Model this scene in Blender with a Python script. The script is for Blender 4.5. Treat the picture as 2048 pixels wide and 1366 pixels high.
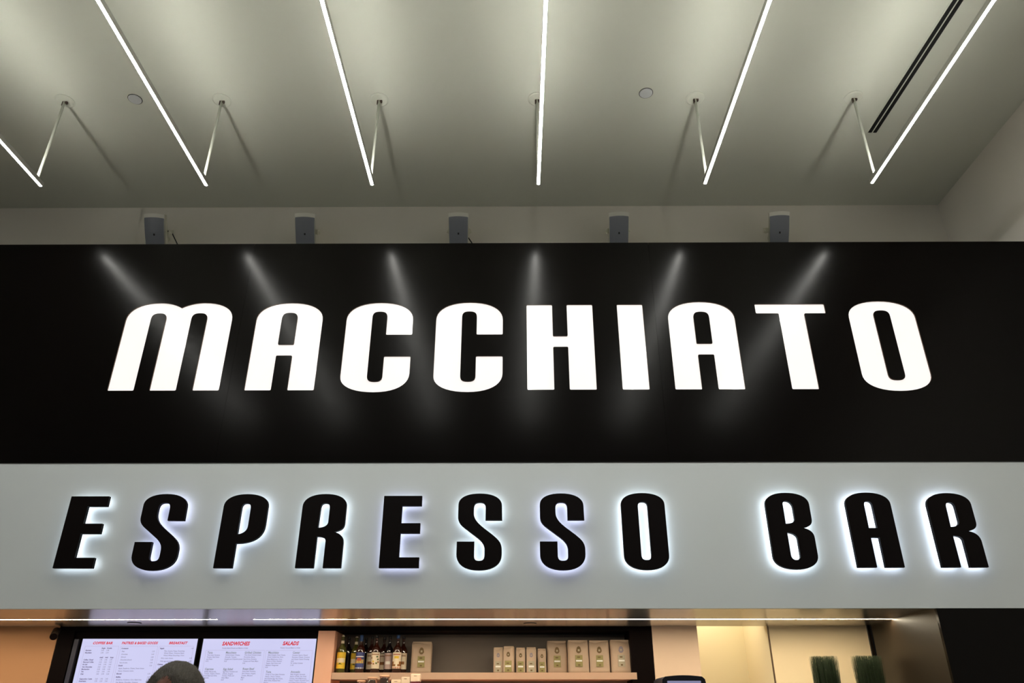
import bpy, bmesh, math, random
from mathutils import Vector, Matrix, noise
random.seed(7)
sc = bpy.context.scene
for o in list(bpy.data.objects): bpy.data.objects.remove(o)

# ------------------------------------------------------------------ camera, world, exposure
cam_d = bpy.data.cameras.new('camera'); cam = bpy.data.objects.new('camera', cam_d)
sc.collection.objects.link(cam); sc.camera = cam
cam.location = (0, -6, 1.65)
cam.rotation_euler = (math.radians(90 + 26.6), 0, math.radians(0.33))
cam_d.sensor_width = 36; cam_d.lens = 1495 / 2048 * 36; cam_d.clip_start = .05
world = bpy.data.worlds.new('hall_light'); sc.world = world; world.use_nodes = True
world.node_tree.nodes['Background'].inputs[0].default_value = (.86, .95, 1, 1)
world.node_tree.nodes['Background'].inputs[1].default_value = 0.08
sc.view_settings.view_transform = 'Standard'; sc.view_settings.look = 'None'
sc.view_settings.exposure = 0.0; sc.view_settings.gamma = 1.0
sc.view_settings.use_curve_mapping = False
# light levels of the place's own lamps
TUBE_E = 116.0
UP_E = 60.0
STRIP_E = 108.0

NICHE_W = 5.4

col = sc.collection
# ------------------------------------------------------------------ materials
def mat(name, rgb=(.5, .5, .5), rough=.5, metal=0.0, spec=.5, emit=None, es=0.0, bump=None, trans=0.0, coat=0.0, var=None, aniso=0.0):
    m = bpy.data.materials.new(name); m.use_nodes = True
    nt = m.node_tree; b = nt.nodes['Principled BSDF']
    b.inputs['Base Color'].default_value = (*rgb, 1); b.inputs['Roughness'].default_value = rough
    b.inputs['Metallic'].default_value = metal; b.inputs['Specular IOR Level'].default_value = spec
    if trans: b.inputs['Transmission Weight'].default_value = trans
    if coat: b.inputs['Coat Weight'].default_value = coat
    if emit: b.inputs['Emission Color'].default_value = (*emit, 1); b.inputs['Emission Strength'].default_value = es
    if aniso:
        b.inputs['Anisotropic'].default_value = aniso
        tv = nt.nodes.new('ShaderNodeCombineXYZ'); tv.inputs[1].default_value = 1.0; nt.links.new(tv.outputs[0], b.inputs['Tangent'])
    tc = nt.nodes.new('ShaderNodeTexCoord')
    def nz(scale3, sc_, det=4):
        mp = nt.nodes.new('ShaderNodeMapping'); mp.inputs['Scale'].default_value = scale3
        n = nt.nodes.new('ShaderNodeTexNoise'); n.inputs['Scale'].default_value = sc_; n.inputs['Detail'].default_value = det
        nt.links.new(tc.outputs['Object'], mp.inputs[0]); nt.links.new(mp.outputs[0], n.inputs['Vector']); return n
    if bump:
        s3, sc_, st, dist = bump
        n = nz(s3, sc_); bp = nt.nodes.new('ShaderNodeBump'); bp.inputs['Strength'].default_value = st; bp.inputs['Distance'].default_value = dist
        nt.links.new(n.outputs[0], bp.inputs['Height']); nt.links.new(bp.outputs[0], b.inputs['Normal'])
    if var:
        s3, sc_, rgb2 = var
        n = nz(s3, sc_); mx = nt.nodes.new('ShaderNodeMix'); mx.data_type = 'RGBA'
        mx.inputs['A'].default_value = (*rgb, 1); mx.inputs['B'].default_value = (*rgb2, 1)
        rmp = nt.nodes.new('ShaderNodeMapRange'); rmp.inputs[1].default_value = .3; rmp.inputs[2].default_value = .7
        nt.links.new(n.outputs[0], rmp.inputs[0]); nt.links.new(rmp.outputs[0], mx.inputs['Factor']); nt.links.new(mx.outputs['Result'], b.inputs['Base Color'])
    return m
M = {}
M['ceiling'] = mat('ceiling_paint', (.73, .75, .675), .9, bump=((1, 1, 1), 60, .05, .002))
M['wall'] = mat('upper_wall_paint', (.87, .83, .76), .9, bump=((1, 1, 1), 60, .05, .002))
M['floor'] = mat('polished_floor', (.34, .32, .29), .35, var=((1, 1, 1), 30, (.26, .25, .23)))
M['black'] = mat('black_wood_laminate', (.0020, .0014, .0012), .19, spec=.105, bump=((1, 20, 16), 14, .12, .0006), var=((.6, 8, 10), 6, (.0030, .0022, .0020)))
M['black_edge'] = mat('dark_cut_edge', (.10, .055, .03), .6)
M['core'] = mat('black_core', (.01, .01, .01), .8)
M['grey'] = mat('grey_satin_panel', (.590, .632, .650), .55, spec=.4, bump=((1, 1, 1), 40, .03, .001))
M['letter_face'] = mat('black_letter_face', (.004, .0025, .0025), .5, spec=.07)
M['glow'] = mat('white_acrylic', (.35, .35, .35), .10, emit=(1, .95, .915), es=.84, coat=.5)
M['tube'] = mat('lit_diffuser', (.9, .9, .9), .5, emit=(1, .985, .92), es=TUBE_E)
M['tube_up'] = mat('lit_upward_diffuser', (.9, .9, .9), .5, emit=(1, .985, .88), es=UP_E)
M['alu'] = mat('aluminium', (.55, .55, .52), .4, metal=.7)
M['white'] = mat('white_metal', (.72, .74, .66), .45)
M['brass'] = mat('dark_bronze', (.07, .045, .035), .5, metal=.3)
M['slot'] = mat('slot_black', (.004, .004, .004), .7)
M['cream'] = mat('cream_plastic', (.80, .78, .66), .5)
M['lip'] = mat('lit_cream_lip', (.97, .95, .88), .4)  # cabinet cream made paler; the light caught by the lip is in the colour
M['grille'] = mat('grey_speaker_grille', (.27, .285, .34), .7, bump=((1, 1, 1), 900, .3, .001))
M['disc'] = mat('grey_disc', (.66, .68, .70), .6)
M['steel'] = mat('brushed_steel', (.66, .63, .58), .27, metal=1.0, aniso=.9, var=((.4, 60, 1), 6, (.60, .57, .52)))
M['strip'] = mat('warm_light_strip', (.9, .9, .9), .5, emit=(1, .86, .62), es=STRIP_E)
M['orange'] = mat('terracotta_paint', (.42, .205, .098), .85)
M['peach'] = mat('peach_laminate', (.76, .41, .285), .6)
M['shelf'] = mat('shelf_laminate', (.50, .335, .245), .6)
M['cream_wall'] = mat('cream_paint', (.88, .80, .58), .9)
M['tan_wall'] = mat('tan_paint', (.95, .77, .51), .9)
M['peach_wall'] = mat('peach_paint', (.77, .57, .43), .85)
M['cab_black'] = mat('cabinet_black', (.004, .002, .002), .55, spec=.04)
M['cab_back'] = mat('cabinet_back', (.20, .17, .15), .7, spec=.2)
M['brown_wood'] = mat('dark_brown_laminate', (.014, .009, .005), .38, spec=.35, bump=((8, 8, .6), 16, .2, .001))
M['bezel'] = mat('black_bezel', (.003, .003, .004), .5, spec=.05)
M['bezel_grey'] = mat('grey_bezel_side', (.035, .035, .055), .3)
M['screen'] = mat('screen_white', (.03, .03, .03), .18, emit=(.60, .60, .88), es=1.0)
M['txt_red'] = mat('text_red', (.1, 0, 0), .3, emit=(.56, .004, .03), es=1)
M['txt_dark'] = mat('text_dark', (.02, .02, .03), .3, emit=(.12, .10, .22), es=1)
M['txt_grey'] = mat('text_grey', (.02, .02, .03), .3, emit=(.20, .19, .33), es=1)
M['txt_green'] = mat('text_olive', (.02, .02, .03), .3, emit=(.17, .20, .22), es=1)
M['rule'] = mat('menu_rule', (.02, .02, .03), .3, emit=(.42, .37, .58), es=1)
M['glass'] = mat('bottle_amber', (.035, .008, .004), .08, coat=.6)
M['glass_green'] = mat('bottle_olive', (.07, .07, .012), .08, coat=.6)
M['glass_dark'] = mat('bottle_dark', (.008, .005, .006), .1, coat=.5)
M['lab_yellow'] = mat('label_yellow', (.78, .52, .03), .6)
M['lab_cream'] = mat('label_cream', (.80, .68, .52), .6)
M['lab_pink'] = mat('label_pink', (.55, .40, .37), .6)
M['lab_blue'] = mat('label_blue', (.035, .05, .20), .5)
M['cap_blue'] = mat('cap_blue', (.02, .07, .22), .4)
M['cap_black'] = mat('cap_black', (.01, .01, .012), .4)
M['ink_brown'] = mat('ink_brown', (.30, .12, .03), .7)
M['ink_green'] = mat('ink_green', (.10, .13, .03), .7)
M['ink_red'] = mat('ink_red', (.45, .08, .03), .7)
M['ink_white'] = mat('ink_white', (.85, .83, .8), .7)
M['kraft'] = mat('kraft_paper_bag', (.52, .385, .285), .65, bump=((1, 1, .6), 14, .5, .01))
M['emblem'] = mat('bag_emblem_brown', (.15, .09, .03), .6)
M['emblem_blue'] = mat('bag_emblem_lilac', (.26, .22, .27), .6)
M['lab_olive'] = mat('bag_label_olive', (.30, .26, .10), .6)
M['lab_grey'] = mat('bag_label_grey', (.42, .37, .27), .6)
M['clear'] = mat('jar_glass', (.85, .88, .9), .04, trans=1.0)
M['wood_lid'] = mat('wooden_lid', (.66, .38, .25), .5)
M['beans'] = mat('coffee_beans', (.07, .035, .02), .5)
M['carton'] = mat('pale_carton', (.72, .55, .42), .6)
M['maroon'] = mat('maroon_carton', (.12, .015, .02), .6)
M['machine'] = mat('dark_machine_plastic', (.022, .022, .035), .3)
M['display'] = mat('display_lilac', (.05, .05, .05), .2, emit=(.22, .22, .36), es=1)
M['blade'] = mat('grass_blade', (.014, .030, .006), .6, var=((1, 1, 1), 30, (.007, .016, .004)))
M['planter'] = mat('planter_black', (.02, .02, .02), .4)
M['counter'] = mat('counter_stone', (.35, .33, .30), .25)
M['cctv'] = mat('camera_housing', (.020, .013, .008), .5, spec=.1)
M['skin'] = mat('skin', (.42, .20, .13), .5)
M['scalp'] = mat('scalp', (.20, .07, .04), .5)
M['hair'] = mat('greying_hair', (.026, .019, .011), .65, var=((40, 8, 8), 12, (.068, .054, .036)), bump=((60, 8, 8), 12, .6, .004))
M['shirt'] = mat('navy_shirt', (.03, .04, .08), .8)
M['trousers'] = mat('grey_trousers', (.06, .06, .065), .8)
M['shoe'] = mat('black_shoe', (.01, .01, .01), .4)
M['eye'] = mat('eye_white', (.7, .7, .68), .2)

# ------------------------------------------------------------------ helpers
def link(o, parent=None):
    col.objects.link(o)
    if parent is not None: o.parent = parent
    return o
def finish_bm(bm, name, m, parent=None, smooth=False):
    me = bpy.data.meshes.new(name); bm.to_mesh(me); bm.free()
    for mm in (m if isinstance(m, (list, tuple)) else [m]): me.materials.append(mm)
    if smooth:
        for p in me.polygons: p.use_smooth = True
    return link(bpy.data.objects.new(name, me), parent)
def tag(o, label=None, cat=None, group=None, kind=None):
    if label: o['label'] = label
    if cat: o['category'] = cat
    if group: o['group'] = group
    if kind: o['kind'] = kind
    return o
def root(name, loc, label, cat, group=None):
    o = bpy.data.objects.new(name, None); o.empty_display_size = .1; link(o); o.location = loc
    return tag(o, label, cat, group)
def put(bm, origin):
    bmesh.ops.translate(bm, vec=-Vector(origin), verts=bm.verts); return bm
def add_box(bm, x0, x1, y0, y1, z0, z1, bev=0, mi=0):
    r = bmesh.ops.create_cube(bm, size=1.0); vs = r['verts']
    for v in vs:
        v.co = Vector((x0 + (v.co.x + .5) * (x1 - x0), y0 + (v.co.y + .5) * (y1 - y0), z0 + (v.co.z + .5) * (z1 - z0)))
    fs = {f for v in vs for f in v.link_faces}
    for f in fs: f.material_index = mi
    if bev:
        es = list({e for v in vs for e in v.link_edges})
        bmesh.ops.bevel(bm, geom=es, offset=bev, segments=2, affect='EDGES', profile=.6)
    return bm
def box(x0, x1, y0, y1, z0, z1, bev=0):
    return add_box(bmesh.new(), x0, x1, y0, y1, z0, z1, bev)
def add_cyl(bm, p, q, r0, r1=None, seg=16, caps=True):
    p = Vector(p); q = Vector(q); d = q - p; r1 = r0 if r1 is None else r1
    mt = Matrix.Translation((p + q) / 2) @ d.to_track_quat('Z', 'Y').to_matrix().to_4x4()
    bmesh.ops.create_cone(bm, cap_ends=caps, segments=seg, radius1=r0, radius2=r1, depth=d.length, matrix=mt); return bm
def cyl(*a, **k): return add_cyl(bmesh.new(), *a, **k)
def lathe(prof, seg=24, sq=0):
    bm = bmesh.new(); rings = []
    for r, z in prof:
        rings.append([bm.verts.new((r * math.cos(2 * math.pi * i / seg), r * math.sin(2 * math.pi * i / seg), z)) for i in range(seg)])
    for a, b in zip(rings, rings[1:]):
        for i in range(seg): bm.faces.new((a[i], a[(i + 1) % seg], b[(i + 1) % seg], b[i]))
    bm.faces.new(list(reversed(rings[0]))); bm.faces.new(rings[-1]); return bm
def tube_path(pts, r, seg=8):
    bm = bmesh.new(); rings = []
    pts = [Vector(p) for p in pts]
    for i, p in enumerate(pts):
        d = (pts[min(i + 1, len(pts) - 1)] - pts[max(i - 1, 0)]).normalized()
        u = d.orthogonal().normalized(); w = d.cross(u)
        if rings:
            u = (pu - d * pu.dot(d)).normalized(); w = d.cross(u)
        pu = u
        rings.append([bm.verts.new(p + r * (u * math.cos(2 * math.pi * k / seg) + w * math.sin(2 * math.pi * k / seg))) for k in range(seg)])
    for a, b in zip(rings, rings[1:]):
        for k in range(seg): bm.faces.new((a[k], a[(k + 1) % seg], b[(k + 1) % seg], b[k]))
    bm.faces.new(list(reversed(rings[0]))); bm.faces.new(rings[-1]); return bm
def copy_tree(o, parent=None):
    c = o.copy(); col.objects.link(c); c.parent = parent
    for ch in list(o.children): copy_tree(ch, c)
    return c

# outlines: lists of ('L', x, y) / ('Q', cx, cy, x, y) ... flattened to polylines, then filled as 2D curves
def flat(path, rnd=0.0, n=10):
    pts = []; sharp = []
    for s in path:
        if s[0] == 'L': pts.append((s[1], s[2])); sharp.append(True)
        else:
            x0, y0 = pts[-1]; _, ax, ay, bx_, by_, x1, y1 = s
            sharp[-1] = False
            for i in range(1, n + 1):
                t = i / n; u = 1 - t
                pts.append((u**3 * x0 + 3 * u * u * t * ax + 3 * u * t * t * bx_ + t**3 * x1,
                            u**3 * y0 + 3 * u * u * t * ay + 3 * u * t * t * by_ + t**3 * y1)); sharp.append(False)
    out = []; k = len(pts)
    if math.dist(pts[0], pts[-1]) < 1e-6: pts.pop(); sharp[0] = False; sharp.pop(); k -= 1
    for i, p in enumerate(pts):
        if rnd and sharp[i]:
            a = Vector(pts[i - 1]); b = Vector(p); c = Vector(pts[(i + 1) % k])
            d1 = (a - b); d2 = (c - b)
            if d1.length > 3 * rnd and d2.length > 3 * rnd:
                A = b + d1.normalized() * rnd; C_ = b + d2.normalized() * rnd
                for t in (0, .33, .67, 1): out.append(tuple((1 - t)**2 * A + 2 * t * (1 - t) * b + t * t * C_))
                continue
        out.append(p)
    return out
def arc(x0, y0, x1, y1, vert_first=True, k=.62):
    if vert_first: return ('C', x0, y0 + (y1 - y0) * k, x1 - (x1 - x0) * k, y1, x1, y1)
    return ('C', x0 + (x1 - x0) * k, y0, x1, y1 - (y1 - y0) * k, x1, y1)
def fill(contours, thick):
    cu = bpy.data.curves.new('outline', 'CURVE'); cu.dimensions = '2D'; cu.fill_mode = 'BOTH'; cu.extrude = thick / 2
    for c in contours:
        sp = cu.splines.new('POLY'); sp.points.add(len(c) - 1); sp.use_cyclic_u = True
        for p, q in zip(sp.points, c): p.co = (q[0], q[1], 0, 1)
    o = bpy.data.objects.new('outline', cu); col.objects.link(o)
    dg = bpy.context.evaluated_depsgraph_get(); me = bpy.data.meshes.new_from_object(o.evaluated_get(dg))
    bpy.data.objects.remove(o); bpy.data.curves.remove(cu)
    me.transform(Matrix.Rotation(math.pi / 2, 4, 'X'))          # outline y becomes z, front faces -Y
    me.materials.clear()
    return me
def plate(name, contours, y_front, thick, m, parent=None, origin=(0, 0, 0)):
    me = fill(contours, thick); me.name = name
    me.transform(Matrix.Translation(Vector((0, y_front + thick / 2, 0)) - Vector(origin)))
    me.materials.append(m); me.validate()
    return link(bpy.data.objects.new(name, me), parent)
def shift(cs, dx, dz): return [[(x + dx, z + dz) for x, z in c] for c in cs]
def rect(x0, x1, z0, z1): return [(x0, z0), (x1, z0), (x1, z1), (x0, z1)]

# ------------------------------------------------------------------ room shell
ZC = 6.924; XL, XR = -10.1, 4.876; YB = 1.3; YU = 1.04; YF = -11.0
def struct(name, bm, m, parent=None):
    o = finish_bm(bm, name, m, parent); o['kind'] = 'structure'; return o
struct('floor', box(XL - .2, XR + .2, YF, 2.4, -.1, 0), M['floor'])
struct('wall_left', box(XL - .15, XL, YF, 2.4, 0, ZC), M['wall'])
struct('wall_right', box(XR, XR + .15, YF, 2.4, 0, ZC), M['wall'])
struct('wall_upper', box(XL, XR, YU, 1.455, 2.45, ZC), M['wall'])
bm = bmesh.new()                                              # ceiling with the slot of the air diffuser left open
add_box(bm, XL - .15, XR + .15, YF, 2.4, ZC, ZC + .12)
struct('ceiling', bm, M['ceiling'])
struct('wall_left_of_menu', box(XL, -4.20, YB, YB + .12, 0, 2.45), M['orange'])
struct('wall_beside_niche', box(1.235, 1.648, YB, YB + .80, 0, 2.45), M['peach_wall'])
bm = bmesh.new(); add_box(bm, 1.648, 2.297, 2.1, 2.2, 0, 2.9)
struct('wall_niche_back', bm, M['cream_wall'])
struct('wall_niche_side', box(2.297, 2.36, YB + .03, 2.1, 0, 2.9), M['cream_wall'])
struct('wall_niche_left', box(1.6, 1.647, YB + .82, 2.1, 0, 2.9), M['cream_wall'])
struct('wall_niche_top', box(1.648, 2.297, YB + .16, 2.1, 2.9, 2.95), M['cream_wall'])
struct('wall_right_of_niche', box(2.302, 3.197, YB, YB + .03, 0, 2.45), M['tan_wall'])
struct('trim_1', box(2.2965, 2.3015, YB - .004, YB + .03, 0, 2.385), M['black_edge'])
struct('wall_bar_end', box(3.187, XR, .032, 1.17, 0, 2.42), M['brown_wood'])
struct('wall_bar_front', box(3.187, XR, .0, .031, 0, 2.3805), M['black'])
struct('wall_bar_gap', box(3.262, XR, 1.171, YB + .1, 0, 2.42), M['core'])
struct('trim_2', box(3.198, 3.222, 1.282, YB, 0, 2.42), M['brown_wood'])

# ------------------------------------------------------------------ line lights
t = root('line_light', (0, 0, 0), '', 'light fixture', 'suspended white line lights')
Z0 = 5.958; YE = -.575; YN = -5.3
def bar(prof, y0, y1):
    bm = bmesh.new(); a = [bm.verts.new((x, y0, z)) for x, z in prof]; b = [bm.verts.new((x, y1, z)) for x, z in prof]
    n = len(prof)
    for i in range(n): bm.faces.new((a[i], a[(i + 1) % n], b[(i + 1) % n], b[i]))
    bm.faces.new(list(reversed(a))); bm.faces.new(b); bmesh.ops.recalc_face_normals(bm, faces=bm.faces); return bm
prof = [(-.012, .0), (-.010, -.002), (-.005, -.0038), (.005, -.0038), (.010, -.002), (.012, .0), (.012, .004), (-.012, .004)]
finish_bm(bar(prof, YN, YE - .004), 'diffuser', M['tube'], t)
finish_bm(bar([(-.0165, -.0005), (-.0122, -.0005), (-.0122, .0045), (.0122, .0045), (.0122, -.0005), (.0165, -.0005), (.0165, .045), (.0105, .045), (.0105, .0280), (-.0105, .0280), (-.0105, .045), (-.0165, .045)], YN, YE - .004), 'housing', M['alu'], t)
finish_bm(bar([(-.010, .0282), (.010, .0282), (.010, .0290), (-.010, .0290)], YN + .01, YE - .02), 'upward_diffuser', M['tube_up'], t)
for y in (YN - .006, YE - .004): finish_bm(bar([(-.0175, .0), (.0175, .0), (.0175, .044), (-.0175, .044)], y, y + .006), 'end_cap', M['alu'], t)
for y in (-.648, -5.1):
    r = finish_bm(cyl((0, y, .05), (0, y, ZC - Z0 - .02), .0118, seg=16), 'suspension_rod', M['white'], t, True)
    bm = bmesh.new(); add_box(bm, -.018, .03, y - .008, y + .008, ZC - Z0 - .035, ZC - Z0 - .014); add_cyl(bm, (-.01, y, ZC - Z0 - .06), (-.01, y, ZC - Z0 - .02), .011); add_cyl(bm, (.02, y - .012, ZC - Z0 - .03), (.02, y + .012, ZC - Z0 - .03), .008)
    finish_bm(bm, 'cable_clamp', M['brass'], r)
    finish_bm(put(lathe([(.088, 0), (.088, .006), (.075, .014), (.0, .0142)], 40), (0, 0, 0)), 'canopy', M['white'], t).matrix_local = Matrix.Translation((0, y, ZC - Z0)) @ Matrix.Rotation(math.pi, 4, 'X')
XT = [-4.318 + 1.5086 * i for i in range(6)]
names = ['leftmost white line light, running off the left edge of the photo', 'second white line light from the left, crossing near the grey ceiling disc',
         'third white line light from the left, next left of the near-vertical middle one', 'near-vertical white line light in the middle of the ceiling',
         'white line light right of centre, beside the pale ceiling disc', 'rightmost white line light, beyond the black ceiling slot']
for i, x in enumerate(XT):
    o = t if i == 0 else copy_tree(t)
    o.location = (x, 0, Z0); o['label'] = names[i]

# ceiling discs and slot diffuser
for x, y, l in ((-3.635, -0.667, 'flat grey round ceiling disc left of the second line light'), (1.238, -0.717, 'flat pale round ceiling disc between the middle lights')):
    d = finish_bm(lathe([(.061, 0), (.061, -.006), (.055, -.010), (0.0, -.0102)][::-1], 40), 'ceiling_disc', M['disc'], None, False)
    d.location = (x, y, ZC); tag(d, l, 'ceiling disc', 'round ceiling discs')
    rg = lathe([(.066, 0), (.066, -.003), (.0615, -.003), (.0615, 0)][::-1], 40)
    finish_bm(rg, 'rim', M['slot'], d)
sl = root('slot_diffuser', (3.606, -0.171, ZC), 'long black double-slot air diffuser in the ceiling, right of the fifth line light', 'air diffuser')
L = 4.6
finish_bm(box(-.058, .058, -L, .02, -.003, 0), 'frame', M['ceiling'], sl)
for xs in (-.043, .007):
    finish_bm(box(xs, xs + .036, -L, 0, -.006, -.003), 'slot', M['slot'], sl)
    finish_bm(box(xs + .015, xs + .021, -L, 0, -.0085, -.006), 'vane', M['slot'], sl)
sl.rotation_euler[2] = math.radians(1.6)

# ------------------------------------------------------------------ black fascia with cut-out letters
def A_(w, h, s, yk, top, c0, c1, it, ik, b=0):
    o = [('L', 0, 0), ('L', 0, yk), arc(0, yk, w / 2, top), arc(w / 2, top, w, yk, False), ('L', w, 0), ('L', w - s, 0), ('L', w - s, c0), ('L', s, c0), ('L', s, 0)]
    i = [('L', s, c1), ('L', s, ik), arc(s, ik, w / 2, it, k=.75), arc(w / 2, it, w - s, ik, False, k=.75), ('L', w - s, c1)]
    return [o, i]
def O_(w, yk0, yk1, bot, top, s0, s1, ib, it, ik0, ik1):
    m = w / 2; q = (s0 + s1) / 2
    o = [('L', 0, yk0), ('L', 0, yk1), arc(0, yk1, m, top), arc(m, top, w, yk1, False), ('L', w, yk0), arc(w, yk0, m, bot), arc(m, bot, 0, yk0, False)]
    i = [('L', s0, ik0), ('L', s0, ik1), arc(s0, ik1, q, it, k=.75), arc(q, it, s1, ik1, False, k=.75), ('L', s1, ik0), arc(s1, ik0, q, ib, k=.75), arc(q, ib, s0, ik0, False, k=.75)]
    return [o, i]
G = {}
G['M'] = (.975, [[('L', 0, 0), ('L', 0, .695), arc(0, .695, .285, .878), ('C', .37, .878, .44, .855, .488, .825), ('C', .54, .855, .61, .878, .695, .878), arc(.695, .878, .975, .697, False),
            ('L', .975, 0), ('L', .743, 0), ('L', .743, .70), arc(.743, .70, .672, .768, k=.75), arc(.672, .768, .600, .70, False, k=.75), ('L', .600, 0),
            ('L', .368, 0), ('L', .368, .70), arc(.368, .70, .299, .768, k=.75), arc(.299, .768, .230, .70, False, k=.75), ('L', .230, 0)]])
G['A'] = (.608, A_(.608, .848, .233, .694, .875, .336, .445, .770, .705))
G['C'] = (.608, [[('L', 0, .134), ('L', 0, .694), arc(0, .694, .305, .875), arc(.305, .875, .608, .694, False), ('L', .608, .541), ('L', .371, .541), ('L', .371, .716), arc(.371, .716, .302, .779, k=.75),
            arc(.302, .779, .236, .716, False, k=.75), ('L', .236, .138), arc(.236, .138, .304, .080, k=.75), arc(.304, .080, .370, .138, False, k=.75), ('L', .370, .326), ('L', .608, .326), ('L', .608, .158), arc(.608, .158, .305, -.020), arc(.305, -.020, 0, .134, False)]])
G['H'] = (.604, [[('L', 0, 0), ('L', 0, .848), ('L', .235, .848), ('L', .235, .524), ('L', .368, .524), ('L', .368, .848), ('L', .604, .848), ('L', .604, 0), ('L', .369, 0), ('L', .369, .416), ('L', .235, .416), ('L', .235, 0)]])
G['I'] = (.235, [[('L', 0, 0), ('L', 0, .848), ('L', .235, .848), ('L', .235, 0)]])
G['T'] = (.638, [[('L', .207, 0), ('L', .207, .750), ('L', 0, .750), ('L', 0, .848), ('L', .638, .848), ('L', .638, .750), ('L', .441, .750), ('L', .441, 0)]])
G['O'] = (.605, O_(.605, .140, .706, -.018, .876, .230, .377, .085, .778, .147, .716))
ZT = 5.713; ZM = 3.534; ZG = 2.384; ZL = 4.185
word = [('M', -3.566, 'glowing white letter M at the left end of the black sign'), ('A', -2.370, 'glowing white letter A between M and C'), ('C', -1.545, 'glowing white letter C, first of the two, beside the A'),
        ('C', -.726, 'glowing white letter C, second of the two, beside the H'), ('H', .099, 'glowing white letter H on the black sign'), ('I', .928, 'glowing white letter I, narrow single bar beside the H'),
        ('A', 1.386, 'glowing white letter A between I and T'), ('T', 2.192, 'glowing white letter T on the black sign'), ('O', 3.030, 'glowing white letter O at the right end of the black sign')]
big = []
for ch, x, lab in word:
    c = shift([flat(p, .011) for p in G[ch][1]], x, ZL)
    big.append((x, c)); c2 = shift([flat(p, .011) for p in G[ch][1]], 0, 0)
    o = plate('illuminated_letter', c2, 0, .010, M['glow']); o.location = (x, .012, ZL)
    tag(o, lab, 'letter', 'illuminated white letters of the black sign')
fs = root('sign_fascia', (-.6, .6, ZM), 'glossy black wood-grain fascia above the grey band, with white letters let in', 'fascia')
seams = [XL, -6.288, -2.508, 1.272, XR]
for a, b in zip(seams, seams[1:]):
    cs = [rect(a + .0008, b - .0008, ZM, ZT)]
    for x, c in big:
        if a < x < b: cs += c
    p = plate('panel', cs, 0, .012, M['black'], fs, fs.location)
    p.data.materials.append(M['black_edge'])
    for f in p.data.polygons:                                   # the sawn edges of the cut-outs
        if abs(f.normal.y) < .5 and ZM + .1 < f.center.z + fs.location.z < ZT - .1 and min(abs(f.center.x + fs.location.x - a), abs(f.center.x + fs.location.x - b)) > .05: f.material_index = 1
bm = box(XL, XR, .023, YU - .005, ZM + .02, ZT - .004); finish_bm(put(bm, fs.location), 'casing', M['core'], fs)
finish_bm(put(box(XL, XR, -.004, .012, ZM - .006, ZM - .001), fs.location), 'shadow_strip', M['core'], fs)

# ------------------------------------------------------------------ grey band and halo-lit letters
gb = finish_bm(box(XL, XR, 0, .03, ZG - .003, ZM - .006), 'grey_fascia_band', M['grey'])
tag(gb, 'smooth pale grey fascia band under the black sign', 'fascia')
S_pts = [('L', .004, .395), ('L', .004, .49), arc(.004, .49, .174, .58), arc(.174, .58, .352, .48, False), ('L', .354, .366), ('L', .222, .366), ('L', .222, .455),
         arc(.222, .455, .176, .508, k=.75), arc(.176, .508, .128, .455, False, k=.75), ('L', .128, .425), ('C', .128, .375, .165, .34, .205, .308), ('L', .275, .255),
         ('C', .325, .215, .352, .190, .352, .135), ('L', .352, .10), arc(.352, .10, .177, -.018), arc(.177, -.018, 0, .10, False), ('L', 0, .199), ('L', .137, .199), ('L', .137, .10),
         arc(.137, .10, .176, .052, k=.75), arc(.176, .052, .218, .10, False, k=.75), ('L', .218, .132), ('C', .218, .175, .195, .200, .165, .225), ('L', .085, .285), ('C', .03, .325, .004, .345, .004, .395)]
H = {}
H['E'] = [[('L', 0, 0), ('L', 0, .562), ('L', .305, .562), ('L', .305, .481), ('L', .150, .481), ('L', .150, .343), ('L', .302, .343), ('L', .302, .264), ('L', .150, .264), ('L', .150, .079), ('L', .307, .079), ('L', .307, 0)]]
H['S'] = [S_pts]
H['P'] = [[('L', 0, 0), ('L', 0, .478), arc(0, .478, .175, .578), arc(.175, .578, .354, .485, False), ('L', .354, .335), ('C', .354, .23, .27, .187, .145, .186), ('L', .145, 0)],
          [('L', .144, .258), ('L', .144, .455), arc(.144, .455, .178, .503, k=.75), arc(.178, .503, .219, .455, False, k=.75), ('L', .219, .325), ('C', .219, .285, .19, .262, .144, .258)]]
H['R'] = [[('L', 0, 0), ('L', 0, .478), arc(0, .478, .175, .578), arc(.175, .578, .350, .485, False), ('L', .350, .345), ('C', .350, .305, .325, .285, .273, .276), ('C', .330, .262, .353, .235, .353, .190), ('L', .353, 0), ('L', .214, 0),
           ('L', .214, .200), ('C', .214, .228, .190, .239, .142, .239), ('L', .142, 0)],
          [('L', .142, .308), ('L', .146, .455), arc(.146, .455, .180, .503, k=.75), arc(.180, .503, .219, .455, False, k=.75), ('L', .219, .355), ('C', .219, .325, .19, .310, .142, .308)]]
H['O'] = [[*q] for q in O_(.348, .093, .488, -.017, .582, .134, .211, .057, .510, .100, .465)]
H['B'] = [[('L', 0, .085), ('L', 0, .488), arc(0, .488, .172, .582), arc(.172, .582, .348, .488, False), ('L', .348, .372), ('C', .348, .330, .325, .312, .269, .302), ('C', .325, .290, .346, .262, .346, .225), ('L', .346, .092), arc(.346, .092, .171, -.014), arc(.171, -.014, 0, .085, False)],
          [('L', .138, .335), ('L', .138, .488), arc(.138, .488, .166, .515, k=.6), arc(.166, .515, .216, .458, False, k=.6), ('L', .216, .380), ('C', .216, .350, .19, .337, .138, .335)],
          [('L', .138, .098), ('L', .138, .266), ('C', .185, .262, .212, .245, .212, .215), ('L', .212, .088), arc(.212, .088, .172, .056, k=.6), arc(.172, .056, .138, .098, False, k=.6)]]
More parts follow.
